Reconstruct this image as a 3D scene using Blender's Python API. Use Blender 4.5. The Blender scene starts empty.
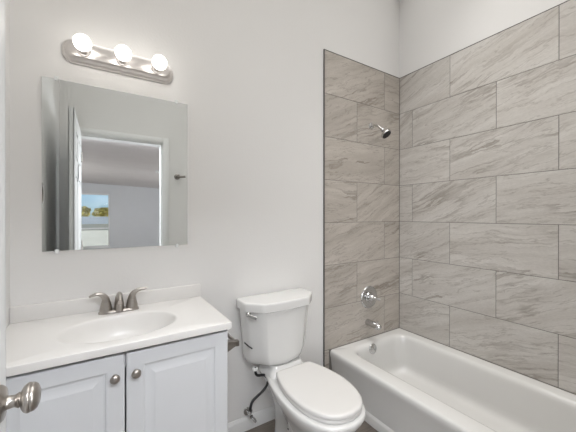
import bpy, bmesh, math, random
from mathutils import Vector, Matrix
random.seed(7)
PI = math.pi
S = bpy.context.scene
C = S.collection

# ------------------------------------------------------------------ camera
cam_d = bpy.data.cameras.new('camera'); cam = bpy.data.objects.new('camera', cam_d); C.objects.link(cam)
cam_d.sensor_fit = 'HORIZONTAL'; cam_d.sensor_width = 36.0; cam_d.lens = 293.914/576*36.0
cam_d.clip_start = 0.02; cam_d.clip_end = 200
YAW, PITCH, ROLL = 0.5625, -0.0024, 0.0004
fw = Vector((math.sin(YAW)*math.cos(PITCH), math.cos(YAW)*math.cos(PITCH), math.sin(PITCH)))
rt = Vector((math.cos(YAW), -math.sin(YAW), 0)); up = rt.cross(fw)
r2 = rt*math.cos(ROLL)+up*math.sin(ROLL); u2 = -rt*math.sin(ROLL)+up*math.cos(ROLL)
cam.matrix_world = Matrix(((r2.x, u2.x, -fw.x, -2.1622), (r2.y, u2.y, -fw.y, -1.6376), (r2.z, u2.z, -fw.z, 1.2953), (0, 0, 0, 1)))
S.camera = cam

# ------------------------------------------------------------------ colour management
S.view_settings.view_transform = 'Standard'; S.view_settings.look = 'None'
S.view_settings.gamma = 1.0; S.view_settings.use_curve_mapping = False
S.view_settings.exposure = 0.10

# ------------------------------------------------------------------ daylight and added fill lamps
w = bpy.data.worlds.new('sky'); S.world = w; w.use_nodes = True
wn = w.node_tree; wn.nodes.clear()
wo = wn.nodes.new('ShaderNodeOutputWorld'); bg = wn.nodes.new('ShaderNodeBackground')
sky = wn.nodes.new('ShaderNodeTexSky'); sky.sky_type = 'HOSEK_WILKIE'; sky.turbidity = 2.6
sky.sun_direction = Vector((0.3, 0.5, 0.8)).normalized()
wn.links.new(sky.outputs[0], bg.inputs[0]); wn.links.new(bg.outputs[0], wo.inputs[0]); bg.inputs[1].default_value = 3.0
sd = bpy.data.lights.new('sun', 'SUN'); sd.energy = 4.5; sd.angle = math.radians(0.6); sd.color = (1, .95, .86)
so = bpy.data.objects.new('sun', sd); C.objects.link(so); so.rotation_euler = Vector((0.3, 0.5, 0.8)).to_track_quat('Z', 'Y').to_euler()

def area(name, loc, target, sx, sy, power, col, spread=180):
    d = bpy.data.lights.new(name, 'AREA'); d.shape = 'RECTANGLE'; d.size = sx; d.size_y = sy; d.energy = power; d.color = col; d.spread = math.radians(spread)
    o = bpy.data.objects.new(name, d); C.objects.link(o); o.location = loc
    o.rotation_euler = (Vector(target)-Vector(loc)).to_track_quat('-Z', 'Y').to_euler(); return o
# added unseen fill lamps over the bathroom and in the rooms beyond its doorway
area('bathroom_overhead_fill', (-1.24, -0.85, 3.27), (-1.24, -0.85, 0), 2.4, 1.5, 14.5, (1.0, 0.985, 0.96), 120)  # added soft overhead fill, no fixture modelled
area('tub_overhead_fill', (-0.55, -0.95, 3.26), (-0.35, -0.75, 0), 0.5, 0.8, 3.6, (1.0, 0.985, 0.96), 75)  # added narrow fill to lift the tub and lower tile
area('hall_overhead_fill', (-1.95, -2.32, 2.34), (-1.75, -0.9, 1.0), 1.0, 0.22, 26, (0.92, 0.95, 1.0))  # added fill through the doorway, above the mirror's sightline
area('hall_fill_left', (-3.3, -3.0, 1.5), (-1.3, -0.9, 0.9), 1.2, 1.8, 38, (0.90, 0.94, 1.0))  # added cool fill standing in for daylight from the next room
area('hall_fill_right', (-0.5, -3.2, 1.5), (-2.1, -1.2, 0.9), 1.2, 1.8, 68, (0.93, 0.96, 1.0))  # added cool fill from the other side, clear of the mirror's view
area('living_room_fill', (1.3, -7.2, 1.3), (-2.0, -8.5, 1.6), 2.5, 1.8, 75, (0.98, 0.98, 1.0))  # added panel that lights the far room like a side window
area('living_room_fill_west', (-4.5, -7.2, 1.3), (-1.0, -8.5, 1.6), 2.5, 1.8, 65, (1.0, 0.98, 0.96))  # added matching panel on the opposite side, no window there
BULB = 6.5

# ------------------------------------------------------------------ node helpers
def new_mat(name, col, rough=.5, metal=0., spec=.5, coat=0.):
    m = bpy.data.materials.new(name); m.use_nodes = True
    b = m.node_tree.nodes['Principled BSDF']
    b.inputs['Base Color'].default_value = (*col, 1); b.inputs['Roughness'].default_value = rough
    b.inputs['Metallic'].default_value = metal; b.inputs['Specular IOR Level'].default_value = spec
    b.inputs['Coat Weight'].default_value = coat; b.inputs['Coat Roughness'].default_value = .05
    return m, b, m.node_tree
def noise_var(t, b, col, amt, scale, detail=3, stretch=(1, 1, 1), bump=0., bscale=None, coord='Object'):
    n, l = t.nodes, t.links
    tc = n.new('ShaderNodeTexCoord'); mp = n.new('ShaderNodeMapping'); mp.inputs['Scale'].default_value = stretch
    nz = n.new('ShaderNodeTexNoise'); nz.inputs['Scale'].default_value = scale; nz.inputs['Detail'].default_value = detail
    l.new(tc.outputs[coord], mp.inputs[0]); l.new(mp.outputs[0], nz.inputs['Vector'])
    cr = n.new('ShaderNodeValToRGB')
    cr.color_ramp.elements[0].position = .3; cr.color_ramp.elements[1].position = .7
    cr.color_ramp.elements[0].color = (*[c*(1-amt) for c in col], 1); cr.color_ramp.elements[1].color = (*[min(1, c*(1+amt)) for c in col], 1)
    l.new(nz.outputs['Fac'], cr.inputs[0]); l.new(cr.outputs[0], b.inputs['Base Color'])
    if bump:
        bz = n.new('ShaderNodeTexNoise'); bz.inputs['Scale'].default_value = bscale or scale*8; bz.inputs['Detail'].default_value = 3
        l.new(mp.outputs[0], bz.inputs['Vector'])
        bp = n.new('ShaderNodeBump'); bp.inputs['Strength'].default_value = bump; bp.inputs['Distance'].default_value = .002
        l.new(bz.outputs['Fac'], bp.inputs['Height']); l.new(bp.outputs[0], b.inputs['Normal'])
def simple(name, col, rough=.5, metal=0., amt=.03, scale=4, spec=.5, coat=0., bump=0., bscale=None, stretch=(1, 1, 1)):
    m, b, t = new_mat(name, col, rough, metal, spec, coat); noise_var(t, b, col, amt, scale, bump=bump, bscale=bscale, stretch=stretch); return m

M = {}
M['wall'] = simple('painted_wall', (.80, .79, .775), .6, amt=.012, scale=1.2, bump=.25, bscale=90, spec=.3)
M['ceiling'] = simple('painted_ceiling', (.80, .78, .75), .8, amt=.01, bump=.2, bscale=80)
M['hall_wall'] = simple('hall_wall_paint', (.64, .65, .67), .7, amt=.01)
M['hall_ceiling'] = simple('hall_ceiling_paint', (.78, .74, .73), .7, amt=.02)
M['trim'] = simple('white_trim_paint', (.80, .80, .79), .35, amt=.01)
M['door'] = simple('white_door_paint', (.74, .75, .75), .4, amt=.01)
M['cabinet'] = simple('white_thermofoil', (.74, .755, .775), .38, amt=.012)
M['dark_gap'] = simple('cabinet_interior', (.03, .03, .03), .8)
M['marble'] = simple('cultured_marble', (.77, .755, .735), .28, amt=.012, scale=6, coat=.1)
M['porcelain'] = simple('white_porcelain', (.74, .735, .72), .08, amt=.008, coat=.5)
M['seat'] = simple('toilet_seat_plastic', (.72, .705, .685), .22, amt=.008)
M['tub'] = simple('tub_enamel', (.72, .712, .695), .10, amt=.008, coat=.5)
M['chrome'] = simple('chrome', (.60, .60, .60), .10, 1., amt=.02)
M['nickel'] = simple('brushed_nickel', (.43, .40, .37), .30, 1., amt=.06, scale=30)
M['fixture'] = simple('satin_nickel_light_bar', (.72, .69, .67), .36, 1., amt=.04, scale=20, stretch=(.2, 1, 6))
M['dark_nickel'] = simple('aged_nickel', (.26, .24, .22), .35, 1., amt=.05, scale=30)
M['edge'] = simple('dark_metal_edge', (.16, .155, .15), .4, .6)
M['caulk'] = simple('grey_caulk', (.25, .235, .215), .7)
M['grout'] = simple('grey_grout', (.22, .205, .19), .9)
M['black'] = simple('black_rubber', (.015, .015, .017), .45)
M['plastic'] = simple('white_plastic', (.7, .7, .69), .4)
M['clip'] = simple('clear_clip', (.85, .87, .87), .15)

def mirror_mat():
    m, b, t = new_mat('mirror_silver', (.90, .925, .92), .0, 1.)
    n, l = t.nodes, t.links
    nz = n.new('ShaderNodeTexNoise'); nz.inputs['Scale'].default_value = 3
    cr = n.new('ShaderNodeValToRGB'); cr.color_ramp.elements[0].color = (.83, .86, .855, 1); cr.color_ramp.elements[1].color = (.845, .87, .865, 1)
    l.new(nz.outputs['Fac'], cr.inputs[0]); l.new(cr.outputs[0], b.inputs['Base Color']); return m
M['mirror'] = mirror_mat()
def glass_mat():
    m = bpy.data.materials.new('window_glass'); m.use_nodes = True; t = m.node_tree; t.nodes.clear(); n, l = t.nodes, t.links
    o = n.new('ShaderNodeOutputMaterial'); mx = n.new('ShaderNodeMixShader'); tr = n.new('ShaderNodeBsdfTransparent'); g = n.new('ShaderNodeBsdfGlossy')
    fr = n.new('ShaderNodeFresnel'); fr.inputs[0].default_value = 1.45; g.inputs['Roughness'].default_value = .02
    nz = n.new('ShaderNodeTexNoise'); nz.inputs['Scale'].default_value = 2
    cr = n.new('ShaderNodeValToRGB'); cr.color_ramp.elements[0].color = (.93, .96, .95, 1); cr.color_ramp.elements[1].color = (.96, .98, .97, 1)
    l.new(nz.outputs['Fac'], cr.inputs[0]); l.new(cr.outputs[0], tr.inputs[0])
    l.new(fr.outputs[0], mx.inputs[0]); l.new(tr.outputs[0], mx.inputs[1]); l.new(g.outputs[0], mx.inputs[2]); l.new(mx.outputs[0], o.inputs[0]); return m
M['glass'] = glass_mat()
def emit_mat(name, col, s):
    m, b, t = new_mat(name, col, .2)
    b.inputs['Emission Color'].default_value = (*col, 1); b.inputs['Emission Strength'].default_value = s; return m
M['bulb'] = emit_mat('lit_frosted_bulb', (1, .96, .90), BULB)
M['can'] = emit_mat('lit_ceiling_lens', (1, .97, .92), 30)

def tile_mat(name, light, dark, vein, contrast):
    m, b, t = new_mat(name, light, .34, 0, .45)
    n, l = t.nodes, t.links
    uv = n.new('ShaderNodeUVMap'); uv.uv_map = 'UVMap'
    # gentle warp so the veins wander
    wz = n.new('ShaderNodeTexNoise'); wz.inputs['Scale'].default_value = 3.0; wz.inputs['Detail'].default_value = 6; wz.inputs['Roughness'].default_value = .6
    l.new(uv.outputs[0], wz.inputs['Vector'])
    sub = n.new('ShaderNodeVectorMath'); sub.operation = 'SUBTRACT'; sub.inputs[1].default_value = (.5, .5, .5); l.new(wz.outputs['Color'], sub.inputs[0])
    sc = n.new('ShaderNodeVectorMath'); sc.operation = 'SCALE'; sc.inputs['Scale'].default_value = .095; l.new(sub.outputs[0], sc.inputs[0])
    ad = n.new('ShaderNodeVectorMath'); l.new(uv.outputs[0], ad.inputs[0]); l.new(sc.outputs[0], ad.inputs[1])
    def nz(scale, st, detail, rough, off=0):
        mp = n.new('ShaderNodeMapping'); mp.inputs['Scale'].default_value = st; mp.inputs['Location'].default_value = (off, off*.7, 0)
        l.new(ad.outputs[0], mp.inputs[0])
        q = n.new('ShaderNodeTexNoise'); q.inputs['Scale'].default_value = scale; q.inputs['Detail'].default_value = detail; q.inputs['Roughness'].default_value = rough
        l.new(mp.outputs[0], q.inputs['Vector']); return q.outputs['Fac']
    def ramp(src, pts):
        r = n.new('ShaderNodeValToRGB'); e = r.color_ramp.elements
        e[0].position, e[0].color = pts[0][0], (*[pts[0][1]]*3, 1); e[1].position, e[1].color = pts[-1][0], (*[pts[-1][1]]*3, 1)
        for p, v in pts[1:-1]:
            k = e.new(p); k.color = (v, v, v, 1)
        l.new(src, r.inputs[0]); return r.outputs[0]
    def mix(fac, a, bb, mode='MIX'):
        x = n.new('ShaderNodeMix'); x.data_type = 'RGBA'; x.blend_type = mode
        if isinstance(fac, float): x.inputs[0].default_value = fac
        else: l.new(fac, x.inputs[0])
        for s, i in ((a, 6), (bb, 7)):
            if isinstance(s, tuple): x.inputs[i].default_value = (*s, 1)
            else: l.new(s, x.inputs[i])
        return x.outputs[2]
    def mul(a, k):
        q = n.new('ShaderNodeMath'); q.operation = 'MULTIPLY'; l.new(a, q.inputs[0])
        if isinstance(k, float): q.inputs[1].default_value = k
        else: l.new(k, q.inputs[1])
        return q.outputs[0]
    broad = ramp(nz(2.6, (.42, 3.2, 1), 7, .64), [(.38, 0), (.64, 1)])
    fine = ramp(nz(6.5, (.36, 4.6, 1), 8, .70, 3), [(.36, 0), (.70, 1)])
    base = mix(mul(broad, contrast*.8), light, dark)
    base = mix(mul(fine, contrast*.52), base, dark)
    v1 = ramp(nz(2.0, (.34, 3.3, 1), 6, .58, 11), [(.45, 0), (.490, .9), (.497, 1), (.504, 0)])
    msk = ramp(nz(2.2, (.8, 1.6, 1), 2, .5, 21), [(.42, 0), (.62, 1)])
    base = mix(mul(mul(v1, msk), .70), base, vein)
    v2 = ramp(nz(3.6, (.40, 3.4, 1), 5, .6, 31), [(.488, 0), (.498, 1), (.502, 1), (.515, 0)])
    base = mix(mul(v2, .42), base, vein)
    gr = nz(60, (1, 2.4, 1), 3, .6, 5)
    grr = ramp(gr, [(.3, .93), (.7, 1.05)])
    base = mix(1.0, base, grr, 'MULTIPLY')
    at = n.new('ShaderNodeAttribute'); at.attribute_name = 'tone'
    tn = ramp(at.outputs['Fac'], [(0, .93), (1, 1.0)])
    base = mix(1.0, base, tn, 'MULTIPLY')
    l.new(base, b.inputs['Base Color'])
    bp = n.new('ShaderNodeBump'); bp.inputs['Strength'].default_value = .12; bp.inputs['Distance'].default_value = .002
    l.new(fine, bp.inputs['Height']); l.new(bp.outputs[0], b.inputs['Normal'])
    return m
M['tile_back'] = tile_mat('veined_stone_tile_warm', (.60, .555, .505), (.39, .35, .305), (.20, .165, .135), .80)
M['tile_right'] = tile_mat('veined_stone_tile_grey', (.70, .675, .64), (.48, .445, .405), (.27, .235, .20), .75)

def floor_mat():
    m, b, t = new_mat('wood_look_plank', (.2, .17, .14), .45)
    n, l = t.nodes, t.links
    tc = n.new('ShaderNodeTexCoord'); mp = n.new('ShaderNodeMapping')
    l.new(tc.outputs['Object'], mp.inputs[0])
    br = n.new('ShaderNodeTexBrick'); br.inputs['Scale'].default_value = 1; br.inputs['Brick Width'].default_value = 1.2; br.inputs['Row Height'].default_value = .15
    br.inputs['Mortar Size'].default_value = .0015; br.inputs['Color1'].default_value = (.24, .205, .175, 1); br.inputs['Color2'].default_value = (.17, .145, .125, 1); br.inputs['Mortar'].default_value = (.05, .04, .035, 1)
    l.new(mp.outputs[0], br.inputs['Vector'])
    m2 = n.new('ShaderNodeMapping'); m2.inputs['Scale'].default_value = (2, 30, 1); l.new(tc.outputs['Object'], m2.inputs[0])
    nz = n.new('ShaderNodeTexNoise'); nz.inputs['Scale'].default_value = 3; nz.inputs['Detail'].default_value = 6; l.new(m2.outputs[0], nz.inputs['Vector'])
    cr = n.new('ShaderNodeValToRGB'); cr.color_ramp.elements[0].position = .3; cr.color_ramp.elements[0].color = (.6, .6, .6, 1); cr.color_ramp.elements[1].position = .7; cr.color_ramp.elements[1].color = (1.15, 1.15, 1.15, 1)
    l.new(nz.outputs['Fac'], cr.inputs[0])
    x = n.new('ShaderNodeMix'); x.data_type = 'RGBA'; x.blend_type = 'MULTIPLY'; x.inputs[0].default_value = 1
    l.new(br.outputs['Color'], x.inputs[6]); l.new(cr.outputs[0], x.inputs[7]); l.new(x.outputs[2], b.inputs['Base Color']); return m
M['floor'] = floor_mat()

# ------------------------------------------------------------------ mesh helpers
class MB:
    def __init__(s): s.v = []; s.f = []
    def add(s, vs, fs):
        o = len(s.v); s.v += [Vector(p) for p in vs]; s.f += [tuple(i+o for i in f) for f in fs]; return s
    def box(s, x0, x1, y0, y1, z0, z1, bev=0., seg=2):
        bm = bmesh.new(); bmesh.ops.create_cube(bm, size=1)
        for v in bm.verts: v.co = Vector(((x0+x1)/2+v.co.x*(x1-x0), (y0+y1)/2+v.co.y*(y1-y0), (z0+z1)/2+v.co.z*(z1-z0)))
        if bev: bmesh.ops.bevel(bm, geom=bm.edges[:], offset=bev, segments=seg, profile=.5, affect='EDGES')
        bm.verts.index_update(); s.add([v.co.copy() for v in bm.verts], [[v.index for v in f.verts] for f in bm.faces]); bm.free(); return s
    def loft(s, loops, cap0=True, cap1=True):
        n = len(loops[0]); vs = [p for L in loops for p in L]; fs = []
        for k in range(len(loops)-1):
            for i in range(n):
                j = (i+1) % n; fs.append((k*n+i, k*n+j, (k+1)*n+j, (k+1)*n+i))
        if cap0: fs.append(tuple(reversed(range(n))))
        if cap1: fs.append(tuple(range((len(loops)-1)*n, len(loops)*n)))
        return s.add(vs, fs)
    def lathe(s, prof, o=(0, 0, 0), axis=(0, 0, 1), n=32):
        a = Vector(axis).normalized(); t = Vector((1, 0, 0)) if abs(a.x) < .9 else Vector((0, 1, 0))
        e1 = a.cross(t).normalized(); e2 = a.cross(e1); o = Vector(o)
        loops = [[o+a*h+(e1*math.cos(2*PI*i/n)+e2*math.sin(2*PI*i/n))*max(r, 1e-4) for i in range(n)] for r, h in prof]
        return s.loft(loops)
    def tube(s, pts, rad, n=14, sq=None):
        pts = [Vector(p) for p in pts]; rad = rad if isinstance(rad, (list, tuple)) else [rad]*len(pts)
        loops = []; prev = None
        for i, p in enumerate(pts):
            d = (pts[min(i+1, len(pts)-1)]-pts[max(i-1, 0)]).normalized()
            if prev is None:
                t = Vector((0, 0, 1)) if abs(d.z) < .9 else Vector((1, 0, 0)); e1 = d.cross(t).normalized()
            else: e1 = (prev-d*prev.dot(d)).normalized()
            prev = e1; e2 = d.cross(e1); r = rad[i]; ra, rb = r if isinstance(r, (tuple, list)) else (r, r)
            loops.append([p+e1*ra*math.cos(2*PI*k/n)+e2*rb*math.sin(2*PI*k/n) for k in range(n)])
        return s.loft(loops)
    def build(s, name, mat, parent=None, ang=35, loc=None, fixn=True):
        me = bpy.data.meshes.new(name); me.from_pydata([tuple(p) for p in s.v], [], s.f); me.update()
        if fixn:
            bm = bmesh.new(); bm.from_mesh(me); bmesh.ops.recalc_face_normals(bm, faces=bm.faces); bm.to_mesh(me); bm.free()
        me.materials.append(mat)
        for p in me.polygons: p.use_smooth = True
        me.set_sharp_from_angle(angle=math.radians(ang))
        o = bpy.data.objects.new(name, me); C.objects.link(o)
        if parent:
            o.parent = parent; q = Vector((0, 0, 0)); pp = parent
            while pp: q += pp.location; pp = pp.parent
            me.transform(Matrix.Translation(-q))
        elif loc:
            me.transform(Matrix.Translation(-Vector(loc))); o.location = loc
        return o
def spline(pts, k=8):
    pts = [Vector(p) for p in pts]; P = [pts[0]*2-pts[1]]+pts+[pts[-1]*2-pts[-2]]; out = []
    for i in range(1, len(P)-2):
        for j in range(k):
            t = j/k; a, b_, c, d = P[i-1:i+3]
            out.append(.5*((2*b_)+(c-a)*t+(2*a-5*b_+4*c-d)*t*t+(3*b_-a-3*c+d)*t**3))
    return out+[pts[-1]]
def rrect(x0, x1, y0, y1, r, z, ns=8, nc=6):
    out = []; cs = [(x1-r, y0+r, -PI/2), (x1-r, y1-r, 0), (x0+r, y1-r, PI/2), (x0+r, y0+r, PI)]
    for q, (cx, cy, a0) in enumerate(cs):
        arc = [Vector((cx+r*math.cos(a0+PI/2*i/nc), cy+r*math.sin(a0+PI/2*i/nc), z)) for i in range(nc+1)]
        out += arc; nx, ny, na = cs[(q+1) % 4]
        nxt = Vector((nx+r*math.cos(na), ny+r*math.sin(na), z))
        out += [arc[-1].lerp(nxt, i/ns) for i in range(1, ns)]
    return out
def ellipse_like(cx, cy, a, b, z, ns=8, nc=6):
    ref = rrect(-1, 1, -1, 1, .02, 0, ns, nc); out = []
    for p in ref:
        t = math.atan2(p.y, p.x); out.append(Vector((cx+a*math.cos(t), cy+b*math.sin(t), z)))
    return out
def tag(o, label=None, cat=None, group=None, kind=None):
    if label: o['label'] = label
    if cat: o['category'] = cat
    if group: o['group'] = group
    if kind: o['kind'] = kind
    return o
def thing(name, label, cat, loc, group=None):
    o = bpy.data.objects.new(name, None); C.objects.link(o); o.location = loc; o.empty_display_size = .05
    return tag(o, label, cat, group)
def struct(name, mb, mat, label=None, ang=35):
    o = mb.build(name, mat, ang=ang); tag(o, label, None, None, 'structure'); return o

XL, DF, ZC = -2.486, -1.66, 3.30      # left wall, front wall, ceiling
ZT, ZTUB, XE = 2.473, .3255, -.8290   # tile top, tub rim, tile edge
# ------------------------------------------------------------------ room shell
struct('wall_back', MB().box(XL-.1, .12, 0.0, .1, 0, ZC), M['wall'])
struct('wall_left', MB().box(XL-.1, XL, DF, 0, 0, ZC), M['wall'])
struct('wall_right', MB().box(.008, .12, DF, 0, 0, ZC), M['wall'])
OX0, OX1, OZ = -2.345, -1.636, 2.035   # doorway
f = MB(); f.box(XL-.1, OX0, DF-.115, DF, 0, ZC); f.box(OX1, .12, DF-.115, DF, 0, ZC); f.box(OX0, OX1, DF-.115, DF, OZ, ZC)
struct('wall_front', f, M['wall'])
struct('floor', MB().box(XL-.1, .12, DF-.115, .1, -.05, 0), M['floor'])
struct('ceiling', MB().box(XL-.1, .12, DF-.115, .1, ZC, ZC+.05), M['ceiling'])
def baseboard(name, a, b_, nrm):
    prof = [(0, 0), (.013, 0), (.013, .060), (.010, .068), (.006, .074), (.004, .080), (0, .080)]
    A, B, Nn = Vector(a), Vector(b_), Vector(nrm)
    loops = [[P+Nn*d+Vector((0, 0, h)) for d, h in prof] for P in (A, B)]
    return struct(name, MB().loft(loops), M['trim'])
baseboard('baseboard_back', (-1.714, -.0005, 0), (XE-.004, -.0005, 0), (0, -1, 0))
baseboard('baseboard_left', (XL+.0005, DF+.001, 0), (XL+.0005, -.50, 0), (1, 0, 0))
baseboard('baseboard_front', (OX1+.075, DF+.0005, 0), (-.80, DF+.0005, 0), (0, 1, 0))

# ---- wall tiles
def tiles(name, horiz, rows, to3d, nrm, mat, label, seed, angs):
    rnd = random.Random(seed); G = .0036
    me = bpy.data.meshes.new(name); V = []; F = []; UV = []; TN = []
    n = Vector(nrm)
    for ri, (za, zb, cuts) in enumerate(rows):
        for ci in range(len(cuts)-1):
            ua, ub = cuts[ci], cuts[ci+1]
            a, b_, c, d = ua+G/2, ub-G/2, za+G/2, zb-G/2
            if b_-a < .01: continue
            ou, ov = rnd.uniform(0, 60), rnd.uniform(0, 60); an = math.radians(rnd.uniform(*angs)); tone = rnd.random()
            o = len(V); e = .0012
            V += [to3d(x, z)-n*.0062 for x, z in ((a, c), (b_, c), (b_, d), (a, d))]
            V += [to3d(x, z)-n*.0008 for x, z in ((a, c), (b_, c), (b_, d), (a, d))]
            V += [to3d(x, z) for x, z in ((a+e, c+e), (b_-e, c+e), (b_-e, d-e), (a+e, d-e))]
            uvs = []
            for x, z in ((a, c), (b_, c), (b_, d), (a, d)):
                uvs.append((x*math.cos(an)+z*math.sin(an)+ou, -x*math.sin(an)+z*math.cos(an)+ov))
            for k in range(4):
                j = (k+1) % 4
                F.append((o+k, o+j, o+4+j, o+4+k)); UV += [uvs[k], uvs[j], uvs[j], uvs[k]]; TN += [tone]*4
                F.append((o+4+k, o+4+j, o+8+j, o+8+k)); UV += [uvs[k], uvs[j], uvs[j], uvs[k]]; TN += [tone]*4
            F.append((o+8, o+9, o+10, o+11)); UV += uvs; TN += [tone]*4
    me.from_pydata([tuple(p) for p in V], [], F); me.update()
    me.uv_layers.new(name='UVMap'); me.attributes.new('tone', 'FLOAT', 'CORNER')
    uvl = me.uv_layers['UVMap']; at = me.attributes['tone']
    for i, q in enumerate(UV): uvl.data[i].uv = q; at.data[i].value = TN[i]
    me.materials.append(mat); o = bpy.data.objects.new(name, me); C.objects.link(o); tag(o, label, None, None, 'structure'); return o
RH, TW = .3075, .6115
def rowlist(u_lo, u_hi, j_odd, j_even, zbot):
    rows = []; k = 0; z = ZT
    while z > zbot+.01:
        zb = max(z-RH, zbot); j = j_odd if k % 2 == 0 else j_even
        cuts = [u_lo]+sorted([j-i*TW for i in range(-2, 6) if u_lo+.04 < j-i*TW < u_hi-.02])+[u_hi]
        rows.append((zb, z, cuts)); z -= RH; k += 1
    return rows
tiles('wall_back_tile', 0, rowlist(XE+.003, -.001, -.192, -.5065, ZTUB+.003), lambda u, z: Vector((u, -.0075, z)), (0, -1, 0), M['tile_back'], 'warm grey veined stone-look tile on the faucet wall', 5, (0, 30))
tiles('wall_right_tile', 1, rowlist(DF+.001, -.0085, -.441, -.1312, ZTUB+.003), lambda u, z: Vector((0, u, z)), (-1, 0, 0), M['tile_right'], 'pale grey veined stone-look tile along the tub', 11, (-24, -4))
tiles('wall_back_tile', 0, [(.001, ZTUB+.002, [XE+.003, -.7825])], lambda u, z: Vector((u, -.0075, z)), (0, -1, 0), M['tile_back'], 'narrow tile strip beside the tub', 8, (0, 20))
struct('wall_back_grout', MB().box(XE+.002, .0, -.0060, .0002, 0, ZT), M['grout'])
struct('wall_right_grout', MB().box(.0018, .0085, DF, -.0002, ZTUB-.02, ZT), M['grout'])
struct('trim_1', MB().box(XE-.004, XE+.003, -.0095, .0004, .0, ZT+.003), M['edge'], 'dark metal edge strip beside the tile')
struct('trim_2', MB().box(XE+.003, -.001, -.0085, .0004, ZT, ZT+.003), M['edge'], 'dark metal edge strip along the tile top')
struct('trim_3', MB().box(-.0006, .0085, DF, -.0002, ZT, ZT+.003), M['edge'], 'dark metal edge strip along the long tile wall')
struct('trim_4', MB().box(-.7805, -.001, -.0105, -.0060, ZTUB-.001, ZTUB+.0035).box(-.003, .0018, DF+.001, -.0105, ZTUB-.001, ZTUB+.0035), M['caulk'], 'grey caulk line above the tub rim')
struct('trim_5', MB().box(-.0032, .0, -.0100, -.0070, ZTUB+.0035, ZT), M['caulk'], 'grey caulk line in the tile corner')

# ---- doorway casing and jamb
cs = MB(); CW = .062
for sx in (OX0-CW, OX1): cs.box(sx, sx+CW, DF, DF+.014, 0, OZ+CW, .003); cs.box(sx+.012, sx+CW-.012, DF+.014, DF+.018, 0, OZ+CW-.012, .002)
cs.box(OX0, OX1, DF, DF+.014, OZ, OZ+CW, .003); cs.box(OX0, OX1, DF+.014, DF+.018, OZ+.012, OZ+CW-.012, .002)
struct('trim_6', cs, M['trim'], 'white moulded casing around the doorway')
jb = MB(); jb.box(OX0-.001, OX0+.012, DF-.115, DF, 0, OZ).box(OX1-.012, OX1+.001, DF-.115, DF, 0, OZ).box(OX0, OX1, DF-.115, DF, OZ-.012, OZ+.001)
struct('trim_7', jb, M['trim'], 'white door jamb')

# ---- open door leaf
LX, LY0, LY1, LZ = -2.325, -1.615, -.845, 2.032      # inner face x, hinge y, free edge y, top
d = MB(); T = .035
d.box(LX-T+.006, LX-.006, LY0+.002, LY1-.002, .012, LZ-.002)
W = LY1-LY0; st = .11; mid = .10
cols = [(LY0+st, LY0+W/2-mid/2), (LY0+W/2+mid/2, LY1-st)]; rws = [(.25, .86), (.98, 1.58), (1.70, 1.91)]
for xa, xb in ((LX-T, LX-T+.007), (LX-.007, LX)):
    d.box(xa, xb, LY0, LY0+st, .01, LZ, .0015, 1); d.box(xa, xb, LY1-st, LY1, .01, LZ, .0015, 1); d.box(xa, xb, cols[0][1], cols[1][0], .25, 1.91, .0015, 1)
    for za, zb in ((.01, .25), (.86, .98), (1.58, 1.70), (1.91, LZ)): d.box(xa, xb, LY0+st, LY1-st, za, zb, .0015, 1)
    for ya, yb in cols:
        for za, zb in rws: d.box(xa+.001, xb-.001, ya+.028, yb-.028, za+.028, zb-.028, .0025, 1)
d.box(LX-T, LX, LY0, LY0+.003, .01, LZ).box(LX-T, LX, LY1-.003, LY1, .01, LZ)
door = struct('door_1', d, M['door'], 'white panelled door standing open at the left edge')
kz, ky = .950, -.905
def knob(px, sgn):
    k = MB().lathe([(.0, 0), (.033, 0), (.033, .004), (.028, .010), (.014, .012), (.0115, .015), (.0105, .024), (.0125, .028), (.014, .030), (.0125, .032), (.0140, .033),
                    (.019, .035), (.0235, .038), (.0260, .042), (.0266, .045), (.0258, .0475), (.0250, .048), (.0256, .0492), (.0245, .053), (.0205, .0575), (.013, .0605), (.0, .062)], (px, ky, kz), (sgn, 0, 0), 36)
    return k
kb = knob(LX, 1).build('door_knob', M['nickel'], door, 50)
knob(LX-T, -1).build('door_knob', M['nickel'], door, 50)
MB().box(LX-T+.006, LX-.006, LY1-.0008, LY1+.0012, kz-.028, kz+.028, .0008, 1).build('latch_plate', M['nickel'], door)
for hz in (.22, 1.02, 1.82):
    h = MB().lathe([(0, 0), (.0055, 0), (.0055, .088), (0, .088)], (LX+.004, LY0-.004, hz-.044), (0, 0, 1), 14); h.box(LX-.001, LX+.0015, LY0, LY0+.03, hz-.044, hz+.044)
    h.build('hinge', M['nickel'], door)

# ------------------------------------------------------------------ room beyond the doorway (seen in the mirror)
HX0, HX1, HY = -4.6, 1.4, -10.4
WX0, WX1, WZ0, WZ1 = -2.86, -1.95, .20, 2.04
hw = MB(); hw.box(HX0, WX0, HY-.12, HY, 0, 3).box(WX1, HX1, HY-.12, HY, 0, 3).box(WX0, WX1, HY-.12, HY, 0, WZ0).box(WX0, WX1, HY-.12, HY, WZ1, 3)
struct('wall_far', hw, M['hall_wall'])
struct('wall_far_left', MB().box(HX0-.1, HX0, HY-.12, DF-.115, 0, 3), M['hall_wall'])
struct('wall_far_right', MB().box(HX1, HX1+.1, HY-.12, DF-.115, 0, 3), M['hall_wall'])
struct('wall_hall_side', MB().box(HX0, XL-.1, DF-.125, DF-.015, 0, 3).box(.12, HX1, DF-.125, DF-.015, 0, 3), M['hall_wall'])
hc = MB(); zL, zR = 2.45, 2.25   # gently sloping ceiling
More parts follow.
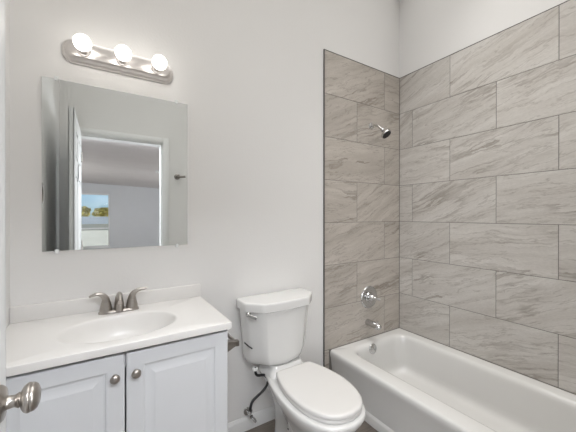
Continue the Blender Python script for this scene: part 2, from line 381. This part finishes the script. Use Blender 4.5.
hc.add([(HX0, HY, zL), (HX1, HY, zR), (HX1, DF-.115, zR+.15), (HX0, DF-.115, zL+.05), (HX0, HY, zL+.06), (HX1, HY, zR+.06), (HX1, DF-.115, zR+.21), (HX0, DF-.115, zL+.11)],
       [(0, 1, 2, 3), (7, 6, 5, 4), (0, 4, 5, 1), (1, 5, 6, 2), (2, 6, 7, 3), (3, 7, 4, 0)])
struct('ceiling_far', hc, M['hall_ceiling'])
struct('floor_far', MB().box(HX0-.1, HX1+.1, HY-.12, DF-.115, -.05, 0), M['floor'])
wf = MB(); fr = .045
wf.box(WX0, WX0+fr, HY-.09, HY-.02, WZ0, WZ1, .004).box(WX1-fr, WX1, HY-.09, HY-.02, WZ0, WZ1, .004).box(WX0+fr, WX1-fr, HY-.09, HY-.02, WZ1-fr, WZ1, .004).box(WX0+fr, WX1-fr, HY-.09, HY-.02, WZ0, WZ0+fr, .004)
win = struct('window_1', wf, M['trim'], 'tall white window in the room beyond, seen in the mirror')
MB().box(WX0+fr, WX1-fr, HY-.08, HY-.03, .815, .865, .004).build('meeting_rail', M['trim'], win)
MB().box(WX0+fr, WX1-fr, HY-.058, HY-.054, WZ0+fr, .815).build('pane', M['glass'], win)
MB().box(WX0+fr, WX1-fr, HY-.058, HY-.054, .865, WZ1-fr).build('pane', M['glass'], win)
MB().box(WX0-.03, WX1+.03, HY-.02, HY+.05, WZ0-.03, WZ0, .005).build('window_sill', M['trim'], win)
# recessed ceiling light
cz = 2.355
LPX, LPY = -.99, -6.17
cl = thing('ceiling_light', 'small bright round ceiling light in the room reflected by the mirror', 'ceiling light', (LPX, LPY, cz))
MB().lathe([(.045, -.02), (.075, -.02), (.08, -.014), (.08, .02), (.045, .02)], (LPX, LPY, cz), (0, 0, 1), 28).build('ring', M['trim'], cl)
MB().lathe([(0, -.016), (.046, -.016), (.046, 0), (0, 0)], (LPX, LPY, cz), (0, 0, 1), 28).build('lens', M['can'], cl)
# outdoors beyond the window
struct('ground_outside', MB().box(-30, 25, -60, HY-.12, -.35, -.15), simple('pale_gravel', (.62, .58, .52), .9, amt=.1))
def house(x, y, wd, dp, h, label, wc, rc):
    t = thing('house', label, 'house', (x, y, -.15))
    MB().box(x-wd/2, x+wd/2, y-dp/2, y+dp/2, -.15, h).build('wall', wc, t)
    r = MB(); o = .4; a = [(x-wd/2-o, y-dp/2-o, h), (x+wd/2+o, y-dp/2-o, h), (x+wd/2+o, y+dp/2+o, h), (x-wd/2-o, y+dp/2+o, h), (x-wd/2+1, y, h+.7), (x+wd/2-1, y, h+.7)]
    r.add(a, [(0, 1, 5, 4), (1, 2, 5), (2, 3, 4, 5), (3, 0, 4), (3, 2, 1, 0)]).build('roof', rc, t, 10)
    for k in (-1, 1): MB().box(x+k*wd*.25-.5, x+k*wd*.25+.5, y+dp/2-.02, y+dp/2+.03, .5, 1.5, .01).build('window', M['dark_gap'], t)
house(-2.8, -36, 16, 8, .45, 'low pale house with a grey roof outside the window', simple('pale_stucco', (.62, .60, .56), .9), simple('grey_shingle', (.30, .32, .36), .9, amt=.1, scale=3))
def bush(x, y, r, h, label, seed):
    rnd = random.Random(seed); t = thing('tree', label, 'tree', (x, y, -.15), 'yellow green trees outside the window')
    MB().tube([(x, y, -.15), (x+.05, y, h*.5), (x, y, h*.8)], [.14, .11, .06]).build('trunk', M['trunk'], t)
    fo = MB()
    for k in range(260):
        u, v = rnd.uniform(0, 2*PI), math.acos(rnd.uniform(-1, 1)); q = rnd.uniform(.6, 1)
        c = Vector((x+r*q*math.sin(v)*math.cos(u), y+r*q*math.sin(v)*math.sin(u), h+r*.55*q*math.cos(v)))
        a = Vector((rnd.uniform(-1, 1), rnd.uniform(-1, 1), rnd.uniform(-1, 1))).normalized()*r*.2; b_ = a.orthogonal().normalized()*r*.12; cc = a.cross(b_).normalized()*r*.04
        fo.add([c-a, c+b_+cc, c+a, c-b_+cc], [(0, 1, 2, 3)])
    fo.build('foliage', M['leaf'], t, fixn=False)
M['leaf'] = simple('yellow_green_leaves', (.50, .42, .12), .8, amt=.25, scale=2); M['trunk'] = simple('bark', (.16, .12, .09), .9)
for i, (bx, by, br, bh) in enumerate([(-4.9, -48, 1.45, 1.75), (-2.0, -47, 1.4, 1.55)]):
    bush(bx, by, br, bh, ['yellow green tree on the left through the window in the mirror', 'yellow green tree on the right through the window in the mirror'][i], i)

# ------------------------------------------------------------------ vanity
VX0, VX1, VF, CZ = -2.480, -1.7165, -.440, .824
van = thing('vanity_cabinet', 'white two-door bathroom vanity cabinet under the sink top', 'cabinet', (-2.093, -.22, 0))
b = MB()
b.box(VX0, VX0+.016, VF+.018, -.003, .0, CZ).box(VX1-.016, VX1, VF+.018, -.003, .0, CZ).box(VX0+.016, VX1-.016, -.012, -.003, .1, CZ).box(VX0+.016, VX1-.016, VF+.018, -.012, .10, .116)
b.build('body', M['cabinet'], van)
ff = MB(); ff.box(VX0, VX0+.04, VF, VF+.018, .09, CZ, .001, 1).box(VX1-.04, VX1, VF, VF+.018, .09, CZ, .001, 1).box(VX0+.04, VX1-.04, VF, VF+.018, .752, CZ, .001, 1).box(VX0+.04, VX1-.04, VF, VF+.018, .09, .13, .001, 1)
ff.build('face_frame', M['cabinet'], van)
MB().box(VX0+.016, VX1-.016, VF+.07, VF+.085, 0, .10).build('toe_kick', M['cabinet'], van)
def cab_door(x0, x1, z0, z1, kx, kz):
    y0 = VF-.0015; yf = y0-.018
    def L(i, y): return [Vector((x0+i, y, z0+i)), Vector((x1-i, y, z0+i)), Vector((x1-i, y, z1-i)), Vector((x0+i, y, z1-i))]
    loops = [L(0, y0), L(0, yf+.004), L(.002, yf+.0015), L(.006, yf), L(.052, yf), L(.056, yf+.0012), L(.059, yf+.0055), L(.064, yf+.0065), L(.070, yf+.0060), L(.090, yf+.0012), L(.094, yf)]
    o = MB().loft(loops).build('door', M['cabinet'], van, 12)
    k = MB().lathe([(0, 0), (.009, 0), (.0075, .004), (.006, .008), (.0065, .012), (.013, .015), (.0158, .019), (.0155, .0225), (.012, .027), (.007, .0292), (0, .030)], (kx, yf, kz), (0, -1, 0), 28)
    k.build('knob', M['nickel'], o, 50)
cab_door(VX0+.012, -2.0970, .105, .8095, -2.127, .736)
cab_door(-2.0920, VX1-.001, .105, .8095, -2.062, .737)

# sink top with integral oval basin and backsplash
top = thing('sink_countertop', 'off-white cultured marble vanity top with integral oval sink', 'countertop', (-2.093, -.25, CZ))
TX0, TX1, TY0, TY1, TZ = XL+.001, -1.708, -.480, -.001, .852
L = [rrect(TX0, TX1, TY0, TY1, .004, CZ+.001), rrect(TX0, TX1, TY0, TY1, .004, TZ-.003), rrect(TX0+.001, TX1-.001, TY0+.001, TY1-.001, .004, TZ-.001), rrect(TX0+.003, TX1-.003, TY0+.003, TY1-.002, .004, TZ)]
ecx, ecy, ea, eb = -2.097, -.277, .207, .150
for sc, dz in ((1.06, 0), (1.02, -.0006), (1.0, -.003), (.98, -.008), (.95, -.02), (.90, -.045), (.82, -.075), (.70, -.100), (.52, -.118), (.32, -.127), (.12, -.131)):
    L.append(ellipse_like(ecx, ecy+(1-sc)*.02, ea*sc, eb*sc, TZ+dz))
MB().loft(L, cap0=False).build('sink_deck', M['marble'], top, 40)
MB().box(TX0, TX1, -.020, -.0015, TZ-.002, TZ+.066, .0045, 3).build('backsplash', M['marble'], top)
MB().lathe([(.0, .002), (.020, .002), (.022, .0), (.022, -.004), (0, -.004)], (ecx, ecy+.018, TZ-.128), (0, 0, 1)).build('drain', M['nickel'], top)

# faucet
FX, FY = -2.098, -.072
fa = thing('faucet', 'brushed nickel two-handle centerset faucet at the sink', 'faucet', (FX, FY, TZ))
MB().loft([[Vector((FX+(.082 if False else 1)*a, FY+c, z)) for a, c in [(math.copysign(abs(math.cos(t))**.6, math.cos(t))*rx, math.copysign(abs(math.sin(t))**.8, math.sin(t))*ry) for t in [2*PI*i/48 for i in range(48)]]]
           for rx, ry, z in ((.082, .028, TZ), (.082, .028, TZ+.006), (.078, .025, TZ+.011), (.072, .021, TZ+.013))]).build('base_plate', M['nickel'], fa)
for s in (-1, 1):
    hx = FX+s*.052
    MB().lathe([(0, .010), (.0255, .010), (.0245, .022), (.022, .034), (.0195, .044), (.0195, .047), (.0185, .049), (0, .049)], (hx, FY, TZ), (0, 0, 1), 30).build('handle_base', M['nickel'], fa)
    pts = spline([(hx, FY, TZ+.048), (hx+s*.002, FY-.001, TZ+.066), (hx+s*.013, FY-.003, TZ+.082), (hx+s*.032, FY-.005, TZ+.091), (hx+s*.052, FY-.007, TZ+.090+.003*s), (hx+s*.064, FY-.008, TZ+.089+.007*s)], 6)
    n_ = len(pts); rad = []
    for i in range(n_):
        t = i/(n_-1); a = .0185*(1-t)**1.1+.0052; rad.append((a if t < .6 else .0085, a*.95 if t < .55 else .0048))
    rad = [((.0180*(1-t)**1.5+.0090*t)*(1 if t < .96 else .8), (.0185*(1-t)**1.3+.0045*t)*(1 if t < .96 else .7)) for t in [i/(n_-1) for i in range(n_)]]
    MB().tube(pts, rad, 18).build('handle', M['nickel'], fa, 60)
sp = spline([(FX, FY+.006, TZ+.010), (FX, FY+.004, TZ+.032), (FX, FY, TZ+.048), (FX, FY-.012, TZ+.066), (FX, FY-.036, TZ+.075), (FX, FY-.064, TZ+.072), (FX, FY-.086, TZ+.062)], 6)
ns_ = len(sp); MB().tube(sp, [((.034*(1-t)**1.2+.0115), (.014*(1-t)+.0085)) for t in [i/(ns_-1) for i in range(ns_)]], 24).build('spout', M['nickel'], fa, 60)
MB().lathe([(0, 0), (.003, 0), (.003, .02), (.0055, .022), (.006, .027), (.003, .030), (0, .030)], (FX, FY+.022, TZ+.045), (0, 0, 1), 16).build('lift_rod', M['nickel'], fa)

# ------------------------------------------------------------------ mirror
MX0, MX1, MZ0, MZ1 = -2.384, -1.7745, 1.1373, 1.8934
mi = thing('wall_mirror', 'frameless rectangular mirror on the wall above the sink', 'mirror', ((MX0+MX1)/2, 0, MZ0))
def L3(i, y): return [Vector((MX0+i, y, MZ0+i)), Vector((MX1-i, y, MZ0+i)), Vector((MX1-i, y, MZ1-i)), Vector((MX0+i, y, MZ1-i))]
MB().loft([L3(0, -.0008), L3(0, -.0040), L3(.0012, -.0050)]).build('glass', M['mirror'], mi, 10)
for cx, zz, s in ((-2.333, MZ1, 1), (-1.831, MZ1, 1), (-2.333, MZ0, -1), (-1.829, MZ0, -1)):
    c_ = MB().box(cx-.007, cx+.007, -.009, -.0005, min(zz-s*.008, zz+s*.012), max(zz-s*.008, zz+s*.012), .002); c_.lathe([(0, 0), (.003, 0), (.0025, .002), (0, .002)], (cx, -.009, zz+s*.007), (0, -1, 0), 12)
    c_.build('clip', M['clip'], mi)

# ------------------------------------------------------------------ vanity light
BX, BZ = -2.082, 2.031
vl = thing('vanity_light', 'brushed nickel three-bulb light bar on the wall above the mirror', 'light fixture', (BX, 0, BZ))
def oct_(hx, hz, c, y): return [Vector((BX+a, y, BZ+q)) for a, q in ((-hx+c, -hz), (hx-c, -hz), (hx, -hz+c), (hx, hz-c), (hx-c, hz), (-hx+c, hz), (-hx, hz-c), (-hx, -hz+c))]
def bar(hx, hz, r, y): return [Vector((p.x, y, p.y)) for p in rrect(BX-hx, BX+hx, BZ-hz, BZ+hz, r, 0, 4, 6)]
MB().loft([bar(.232, .053, .045, -.0005), bar(.232, .053, .045, -.008), bar(.229, .050, .043, -.014), bar(.222, .043, .038, -.018), bar(.218, .039, .036, -.026), bar(.213, .034, .033, -.032), bar(.206, .028, .027, -.036)]).build('back_plate', M['fixture'], vl, 30)
for k in (-1, 0, 1):
    bx = BX+k*.1525
    so_ = MB().lathe([(0, 0), (.026, 0), (.026, .003), (.0205, .005), (.0205, .034), (.0185, .036), (0, .036)], (bx, -.038, BZ), (0, -1, 0), 30).build('socket', M['fixture'], vl)
    prof = [(0, .030), (.0135, .030), (.0145, .040)]
    R_ = .0335; cc = .040+math.sqrt(R_**2-.0145**2)
    a0 = math.asin(.0145/R_)
    prof += [(R_*math.sin(a0+(PI-a0)*i/18), cc-R_*math.cos(a0+(PI-a0)*i/18)) for i in range(1, 19)]
    bb = MB().lathe(prof, (bx, -.038, BZ), (0, -1, 0), 36).build('bulb', M['bulb'], vl, 60); bb['label'] = 'lit round white globe bulb'

# ------------------------------------------------------------------ toilet
TCX = -1.245
to = thing('toilet', 'white two-piece toilet between vanity and bathtub', 'toilet', (TCX, -.36, 0))
def outline(ctrl, n=72, sc=1., ins=0., cx=TCX, z=0., ymid=-.44):
    pts = spline([Vector((a, c, 0)) for a, c in ctrl], 12); Ls = [0]
    for i in range(1, len(pts)): Ls.append(Ls[-1]+(pts[i]-pts[i-1]).length)
    half = []
    for k in range(n//2+1):
        t = Ls[-1]*k/(n//2); i = max(j for j in range(len(Ls)) if Ls[j] <= t+1e-9); i = min(i, len(pts)-2)
        half.append(pts[i].lerp(pts[i+1], (t-Ls[i])/max(1e-9, Ls[i+1]-Ls[i])))
    full = half+[Vector((-p.x, p.y, 0)) for p in reversed(half[1:-1])]
    if ins:
        m_ = len(full); q = []
        for i in range(m_):
            tg = (full[(i+1) % m_]-full[i-1]).normalized(); nn = Vector((tg.y, -tg.x, 0)); c0 = full[i]-Vector((0, ymid, 0))
            if nn.dot(c0) > 0: nn = -nn
            q.append(full[i]+nn*ins)
        full = q
    return [Vector((cx+p.x*sc, p.y, z)) for p in full]
LCX = -1.228
lid_c = [(0, -.212), (.08, -.212), (.108, -.214), (.122, -.228), (.148, -.31), (.164, -.40), (.166, -.475), (.154, -.555), (.122, -.630), (.069, -.679), (0, -.695)]
def bowl_c(hw, yf, yb, wb):
    return [(0, yb), (wb*.7, yb), (wb, yb-.02), (wb+.004, yb-.12), (wb+(hw-wb)*.55, yb-.21), (hw*.97, yb-.31), (hw, yf+.26), (hw*.93, yf+.155), (hw*.70, yf+.06), (hw*.38, yf+.014), (0, yf)]
secs = [(.108, -.60, -.12, .082, .0), (.102, -.595, -.12, .076, .03), (.098, -.575, -.12, .072, .10), (.108, -.585, -.11, .074, .17), (.130, -.62, -.09, .084, .23), (.155, -.665, -.06, .100, .29), (.175, -.690, -.035, .118, .325), (.181, -.707, -.024, .128, .352), (.184, -.712, -.020, .132, .368), (.182, -.710, -.021, .131, .378), (.177, -.704, -.026, .127, .382)]
MB().loft([outline(bowl_c(h, yf, yb, wb), z=z, cx=TCX+.012) for h, yf, yb, wb, z in secs]).loft([rrect(TCX+.0-a, TCX+.0+a, -.190+q, -.028, .03, z) for a, q, z in ((.128, -.030, .370), (.122, -.026, .390), (.113, -.020, .404), (.104, -.010, .414), (.098, .0, .4325))]).build('bowl', M['porcelain'], to, 50)
MB().loft([outline(lid_c, ins=i, z=z, cx=LCX) for i, z in ((.008, .384), (.003, .385), (.002, .389), (.002, .396), (.005, .400))]).build('seat', M['seat'], to, 50)
MB().loft([outline(lid_c, ins=i, z=z, cx=LCX) for i, z in ((.006, .4025), (.0005, .404), (0, .409), (.001, .417), (.004, .421), (.010, .4235), (.022, .4245))]).build('lid', M['seat'], to, 60)
for s in (-1, 1):
    MB().box(LCX+s*.065-.02, LCX+s*.065+.02, -.218, -.190, .381, .402, .006, 3).build('hinge', M['seat'], to)
# tank: chamfered front corners, tapering down
def tank(hw, yb, yf, ch, bow, z, rd=.012):
    pts = [(-hw, yb), (-hw, yf+ch*1.15)]
    a, b_ = Vector((-hw, yf+ch*1.15, 0)), Vector((-hw+ch, yf+.012, 0))
    pts += [tuple(a.lerp(b_, t)[:2]) for t in (.5,)]
    fr_ = [(-hw+ch+(2*hw-2*ch)*i/10, yf+.012-bow*math.sin(PI*i/10)) for i in range(11)]
    pts += fr_; pts += [(-p[0], p[1]) for p in reversed(pts[:3])]
    pts2 = [Vector((p[0], p[1], 0)) for p in pts]; out = []
    m_ = len(pts2)
    for i in range(m_):   # chaikin rounding
        p, q = pts2[i], pts2[(i+1) % m_]; L_ = (q-p).length; t = min(.3, rd/L_)
        out += [p.lerp(q, t), p.lerp(q, 1-t)]
    o2 = []
    for i in range(len(out)):
        p, q = out[i], out[(i+1) % len(out)]; o2 += [p.lerp(q, .25), p.lerp(q, .75)]
    return [Vector((TCX-.020+p.x, p.y, z)) for p in o2]
tl = []
for hw, yf, z in ((.150, -.155, .431), (.176, -.180, .436), (.192, -.191, .450), (.201, -.196, .475), (.207, -.199, .51), (.213, -.203, .58), (.221, -.208, .67), (.229, -.213, .745), (.229, -.213, .757)): tl.append(tank(hw, -.018, yf, .085, .020, z, .06))
MB().loft(tl).build('tank', M['porcelain'], to, 40)
MB().loft([tank(h, y, f_, .085, .010, z, .006) for h, y, f_, z in ((.232, -.014, -.226, .757), (.236, -.011, -.230, .760), (.237, -.010, -.231, .798), (.236, -.011, -.230, .805), (.232, -.014, -.226, .8085), (.224, -.020, -.218, .8095))]).build('tank_lid', M['porcelain'], to, 50)
# flush lever on the chamfered front-left of the tank
lx, ly, lz = TCX-.015-.226, -.150, .760
lv = MB().lathe([(0, 0), (.013, 0), (.013, .005), (.009, .009), (.007, .020), (0, .021)], (lx+.006, ly+.004, lz-.012), (-.8, -.6, 0), 22)
lv.tube([(lx-.010, ly-.012, lz-.012), (lx+.006, ly-.030, lz-.015), (lx+.030, ly-.050, lz-.024)], [(.006, .006), (.006, .009), (.008, .011)], 14)
lv.build('flush_lever', M['chrome'], to, 50)
mk = MB(); mk.tube([(-1.492, -.118, .583), (-1.478, -.140, .568), (-1.462, -.158, .556)], .0035, 8); mk.build('tank_mark', M['black'], to)
for s in (-1, 1): MB().lathe([(0, 0), (.013, 0), (.012, .012), (.006, .018), (0, .019)], (TCX+s*.118, -.30, .0), (0, 0, 1), 18).build('bolt_cap', M['plastic'], to)

# water supply valve and hose
sv = thing('shutoff_valve', 'chrome water shutoff valve on the baseboard left of the toilet', 'valve', (-1.43, -.014, .115))
MB().lathe([(0, 0), (.024, 0), (.022, .004), (.010, .007), (.0075, .008), (.0075, .040), (.011, .041), (.011, .060), (0, .060)], (-1.428, -.0135, .118), (0, -1, 0), 24).build('valve_body', M['chrome'], sv)
MB().lathe([(0, 0), (.006, 0), (.006, .016), (.009, .017), (.009, .026), (0, .026)], (-1.428, -.062, .122), (0, 0, 1), 18).build('outlet', M['chrome'], sv)
MB().tube([(-1.421, -.074, .112), (-1.413, -.082, .100), (-1.406, -.088, .088)], [(.010, .006), (.013, .007), (.009, .006)], 16).build('valve_handle', M['chrome'], sv, 60)
hp = spline([(-1.428, -.062, .146), (-1.436, -.085, .165), (-1.4619, -0.13, 0.2086), (-1.4433, -0.13, 0.2488), (-1.3766, -0.13, 0.2871), (-1.3492, -0.13, 0.3273), (-1.3698, -0.13, 0.3694), (-1.4149, -0.13, 0.3822), (-1.4286, -0.13, 0.4028), (-1.4325, -0.13, 0.4322)], 8)
hs = MB().tube(hp, .0075, 14).build('supply_hose', M['black'], None, 60); tag(hs, 'black braided water supply hose curving up to the tank', 'hose')
MB().lathe([(0, 0), (.016, 0), (.016, .012), (.012, .014), (0, .014)], (-1.4325, -.13, .418), (0, 0, 1), 8).build('coupling_nut', M['plastic'], hs)

# ------------------------------------------------------------------ toilet paper holder on the vanity side
PZ = .716
tp = thing('toilet_paper_holder', 'brushed nickel toilet paper holder on the side of the vanity', 'toilet paper holder', (VX1, -.32, PZ))
for yy in (-.385, -.235):
    q = MB().loft([[Vector((x, yy+a*h, PZ+c*h)) for a, c in ((-1, -1), (1, -1), (1, 1), (-1, 1))] for x, h in ((VX1+.0005, .026), (VX1+.006, .026), (VX1+.020, .021), (VX1+.045, .014), (VX1+.060, .010), (VX1+.068, .0115), (VX1+.076, .0115), (VX1+.078, .009))])
    q.build('post', M['dark_nickel'], tp, 25)
MB().lathe([(0, 0), (.0085, 0), (.0085, .07), (.0075, .071), (.0075, .137), (0, .137)], (VX1+.066, -.375, PZ), (0, 1, 0), 20).build('roller', M['nickel'], tp)

# ------------------------------------------------------------------ bathtub
tb = thing('bathtub', 'white alcove bathtub with a plain apron front along the tiled wall', 'bathtub', (-.39, -.83, 0))
ax0, ax1, ay0, ay1 = -.779, -.0012, DF+.002, -.0105
LL = [rrect(ax0+.012, ax1, ay0, ay1, .002, .0), rrect(ax0+.012, ax1, ay0, ay1, .002, .045), rrect(ax0+.014, ax1, ay0, ay1, .002, .052), rrect(ax0+.024, ax1, ay0, ay1, .002, .062),
      rrect(ax0+.018, ax1, ay0, ay1, .002, .18), rrect(ax0+.006, ax1, ay0, ay1, .002, .270), rrect(ax0, ax1, ay0, ay1, .002, .290), rrect(ax0+.0005, ax1, ay0, ay1, .002, .306), rrect(ax0+.003, ax1, ay0, ay1, .002, .316),
      rrect(ax0+.008, ax1, ay0, ay1, .002, .3225), rrect(ax0+.017, ax1-.001, ay0+.001, ay1-.001, .002, ZTUB)]
ix0, ix1, iy0, iy1 = -.680, -.070, DF+.09, -.058
for ins, dz, r in ((0, 0, .11), (.012, -.002, .11), (.022, -.007, .11), (.030, -.015, .105), (.036, -.028, .10), (.040, -.05, .10), (.048, -.13, .10), (.056, -.20, .10), (.060, -.232, .10), (.075, -.252, .095), (.10, -.263, .08), (.14, -.267, .06)):
    LL.append(rrect(ix0+ins, ix1-ins*.8, iy0+ins*2.2, iy1-ins*1.0, r, ZTUB+dz, 8, 6))
MB().loft(LL, cap0=False).build('tub_shell', M['tub'], tb, 45)
MB().lathe([(0, .008), (.012, .008), (.014, .006), (.032, .007), (.037, .004), (.038, 0), (0, 0)], (-.432, -.099, .285), (0, -1, .10), 30).build('overflow_plate', M['chrome'], tb, 50)
MB().lathe([(0, .006), (.022, .006), (.030, .003), (.031, 0), (0, 0)], (-.40, -.26, ZTUB-.268), (0, 0, 1), 28).build('tub_drain', M['chrome'], tb, 50)

# tub spout
ts = thing('tub_spout', 'chrome tub spout on the tile above the bathtub', 'spout', (-.392, -.0075, .452))
MB().tube([(-.392, -.008, .452), (-.392, -.020, .452), (-.392, -.070, .450), (-.392, -.110, .447), (-.392, -.128, .443), (-.392, -.136, .438)], [.026, .026, .0255, .0245, .022, .013], 26).build('spout_body', M['chrome'], ts, 50)
MB().lathe([(0, 0), (.004, 0), (.004, .014), (.007, .016), (.007, .021), (0, .022)], (-.392, -.112, .468), (0, 0, 1), 16).build('diverter_knob', M['chrome'], ts)
# shower valve
vv = thing('shower_valve', 'round chrome shower valve trim with lever on the tile', 'shower valve', (-.377, -.0075, .648))
vx, vz = -.377, .648
MB().lathe([(0, 0), (.089, 0), (.089, .003), (.083, .010), (.062, .013), (.056, .010), (.040, .010), (.036, .016), (0, .016)], (vx, -.0077, vz), (0, -1, 0), 44).build('escutcheon', M['chrome'], vv)
hd = MB().lathe([(0, .014), (.027, .014), (.026, .040), (.022, .046), (.018, .050), (.018, .066), (.014, .072), (0, .073)], (vx, -.0077, vz), (0, -1, 0), 28)
hd.tube([(vx+.0, -.066, vz), (vx+.018, -.080, vz-.002), (vx+.034, -.092, vz-.006)], [(.010, .010), (.008, .009), (.008, .010)], 14); hd.build('lever_handle', M['chrome'], vv, 50)
# shower head
sh = thing('wall_shower', 'chrome shower head on a short angled arm high on the tile', 'shower head', (-.352, -.0075, 2.005))
MB().lathe([(0, 0), (.028, 0), (.026, .005), (.014, .010), (0, .011)], (-.352, -.0077, 2.005), (0, -1, 0), 28).build('flange', M['chrome'], sh)
ap = spline([(-.352, -.010, 2.005), (-.352, -.040, 2.004), (-.350, -.075, 1.990), (-.346, -.112, 1.955)], 6)
MB().tube(ap, .0085, 16).build('arm', M['chrome'], sh, 60)
hdir = Vector((.12, -.62, -.78)).normalized(); ho = Vector((-.346, -.108, 1.959))
MB().lathe([(0, 0), (.012, 0), (.015, .006), (.015, .016), (.012, .020), (.016, .026), (.028, .040), (.038, .050), (.041, .056), (.041, .064), (.038, .067), (.035, .067), (0, .0665)], ho, hdir, 32).build('head', M['chrome'], sh)
MB().lathe([(0, 0), (.0345, 0), (.034, .0025), (0, .003)], ho+hdir*.067, hdir, 30).build('spray_face', M['black'], sh)

# ------------------------------------------------------------------ towel ring, robe hook
tr = thing('towel_ring', 'small nickel towel ring on the left wall beside the door', 'towel ring', (XL, -.37, 1.46))
MB().lathe([(0, 0), (.018, 0), (.017, .005), (.009, .010), (.007, .014), (.007, .044), (.0095, .047), (.0095, .056), (0, .058)], (XL+.0005, -.37, 1.458), (1, 0, 0), 26).build('mount', M['dark_nickel'], tr)
MB().tube([(XL+.050, -.372+.049*math.sin(a), 1.406+.049*math.cos(a)) for a in [2*PI*i/48 for i in range(49)]], .004, 12).build('ring', M['dark_nickel'], tr, 60)
rh = thing('robe_hook', 'dark nickel robe hook on the wall right of the reflected doorway', 'hook', (-1.49, DF, 1.705))
MB().lathe([(0, 0), (.030, 0), (.029, .008), (.018, .016), (.014, .034), (.016, .042), (0, .046)], (-1.49, DF+.0005, 1.705), (0, 1, 0), 26).build('mount', M['dark_nickel'], rh)
MB().tube(spline([(-1.49, DF+.034, 1.705), (-1.455, DF+.044, 1.703), (-1.415, DF+.050, 1.707)], 6), [.011]*13, 14).build('hook_arm', M['dark_nickel'], rh, 60)
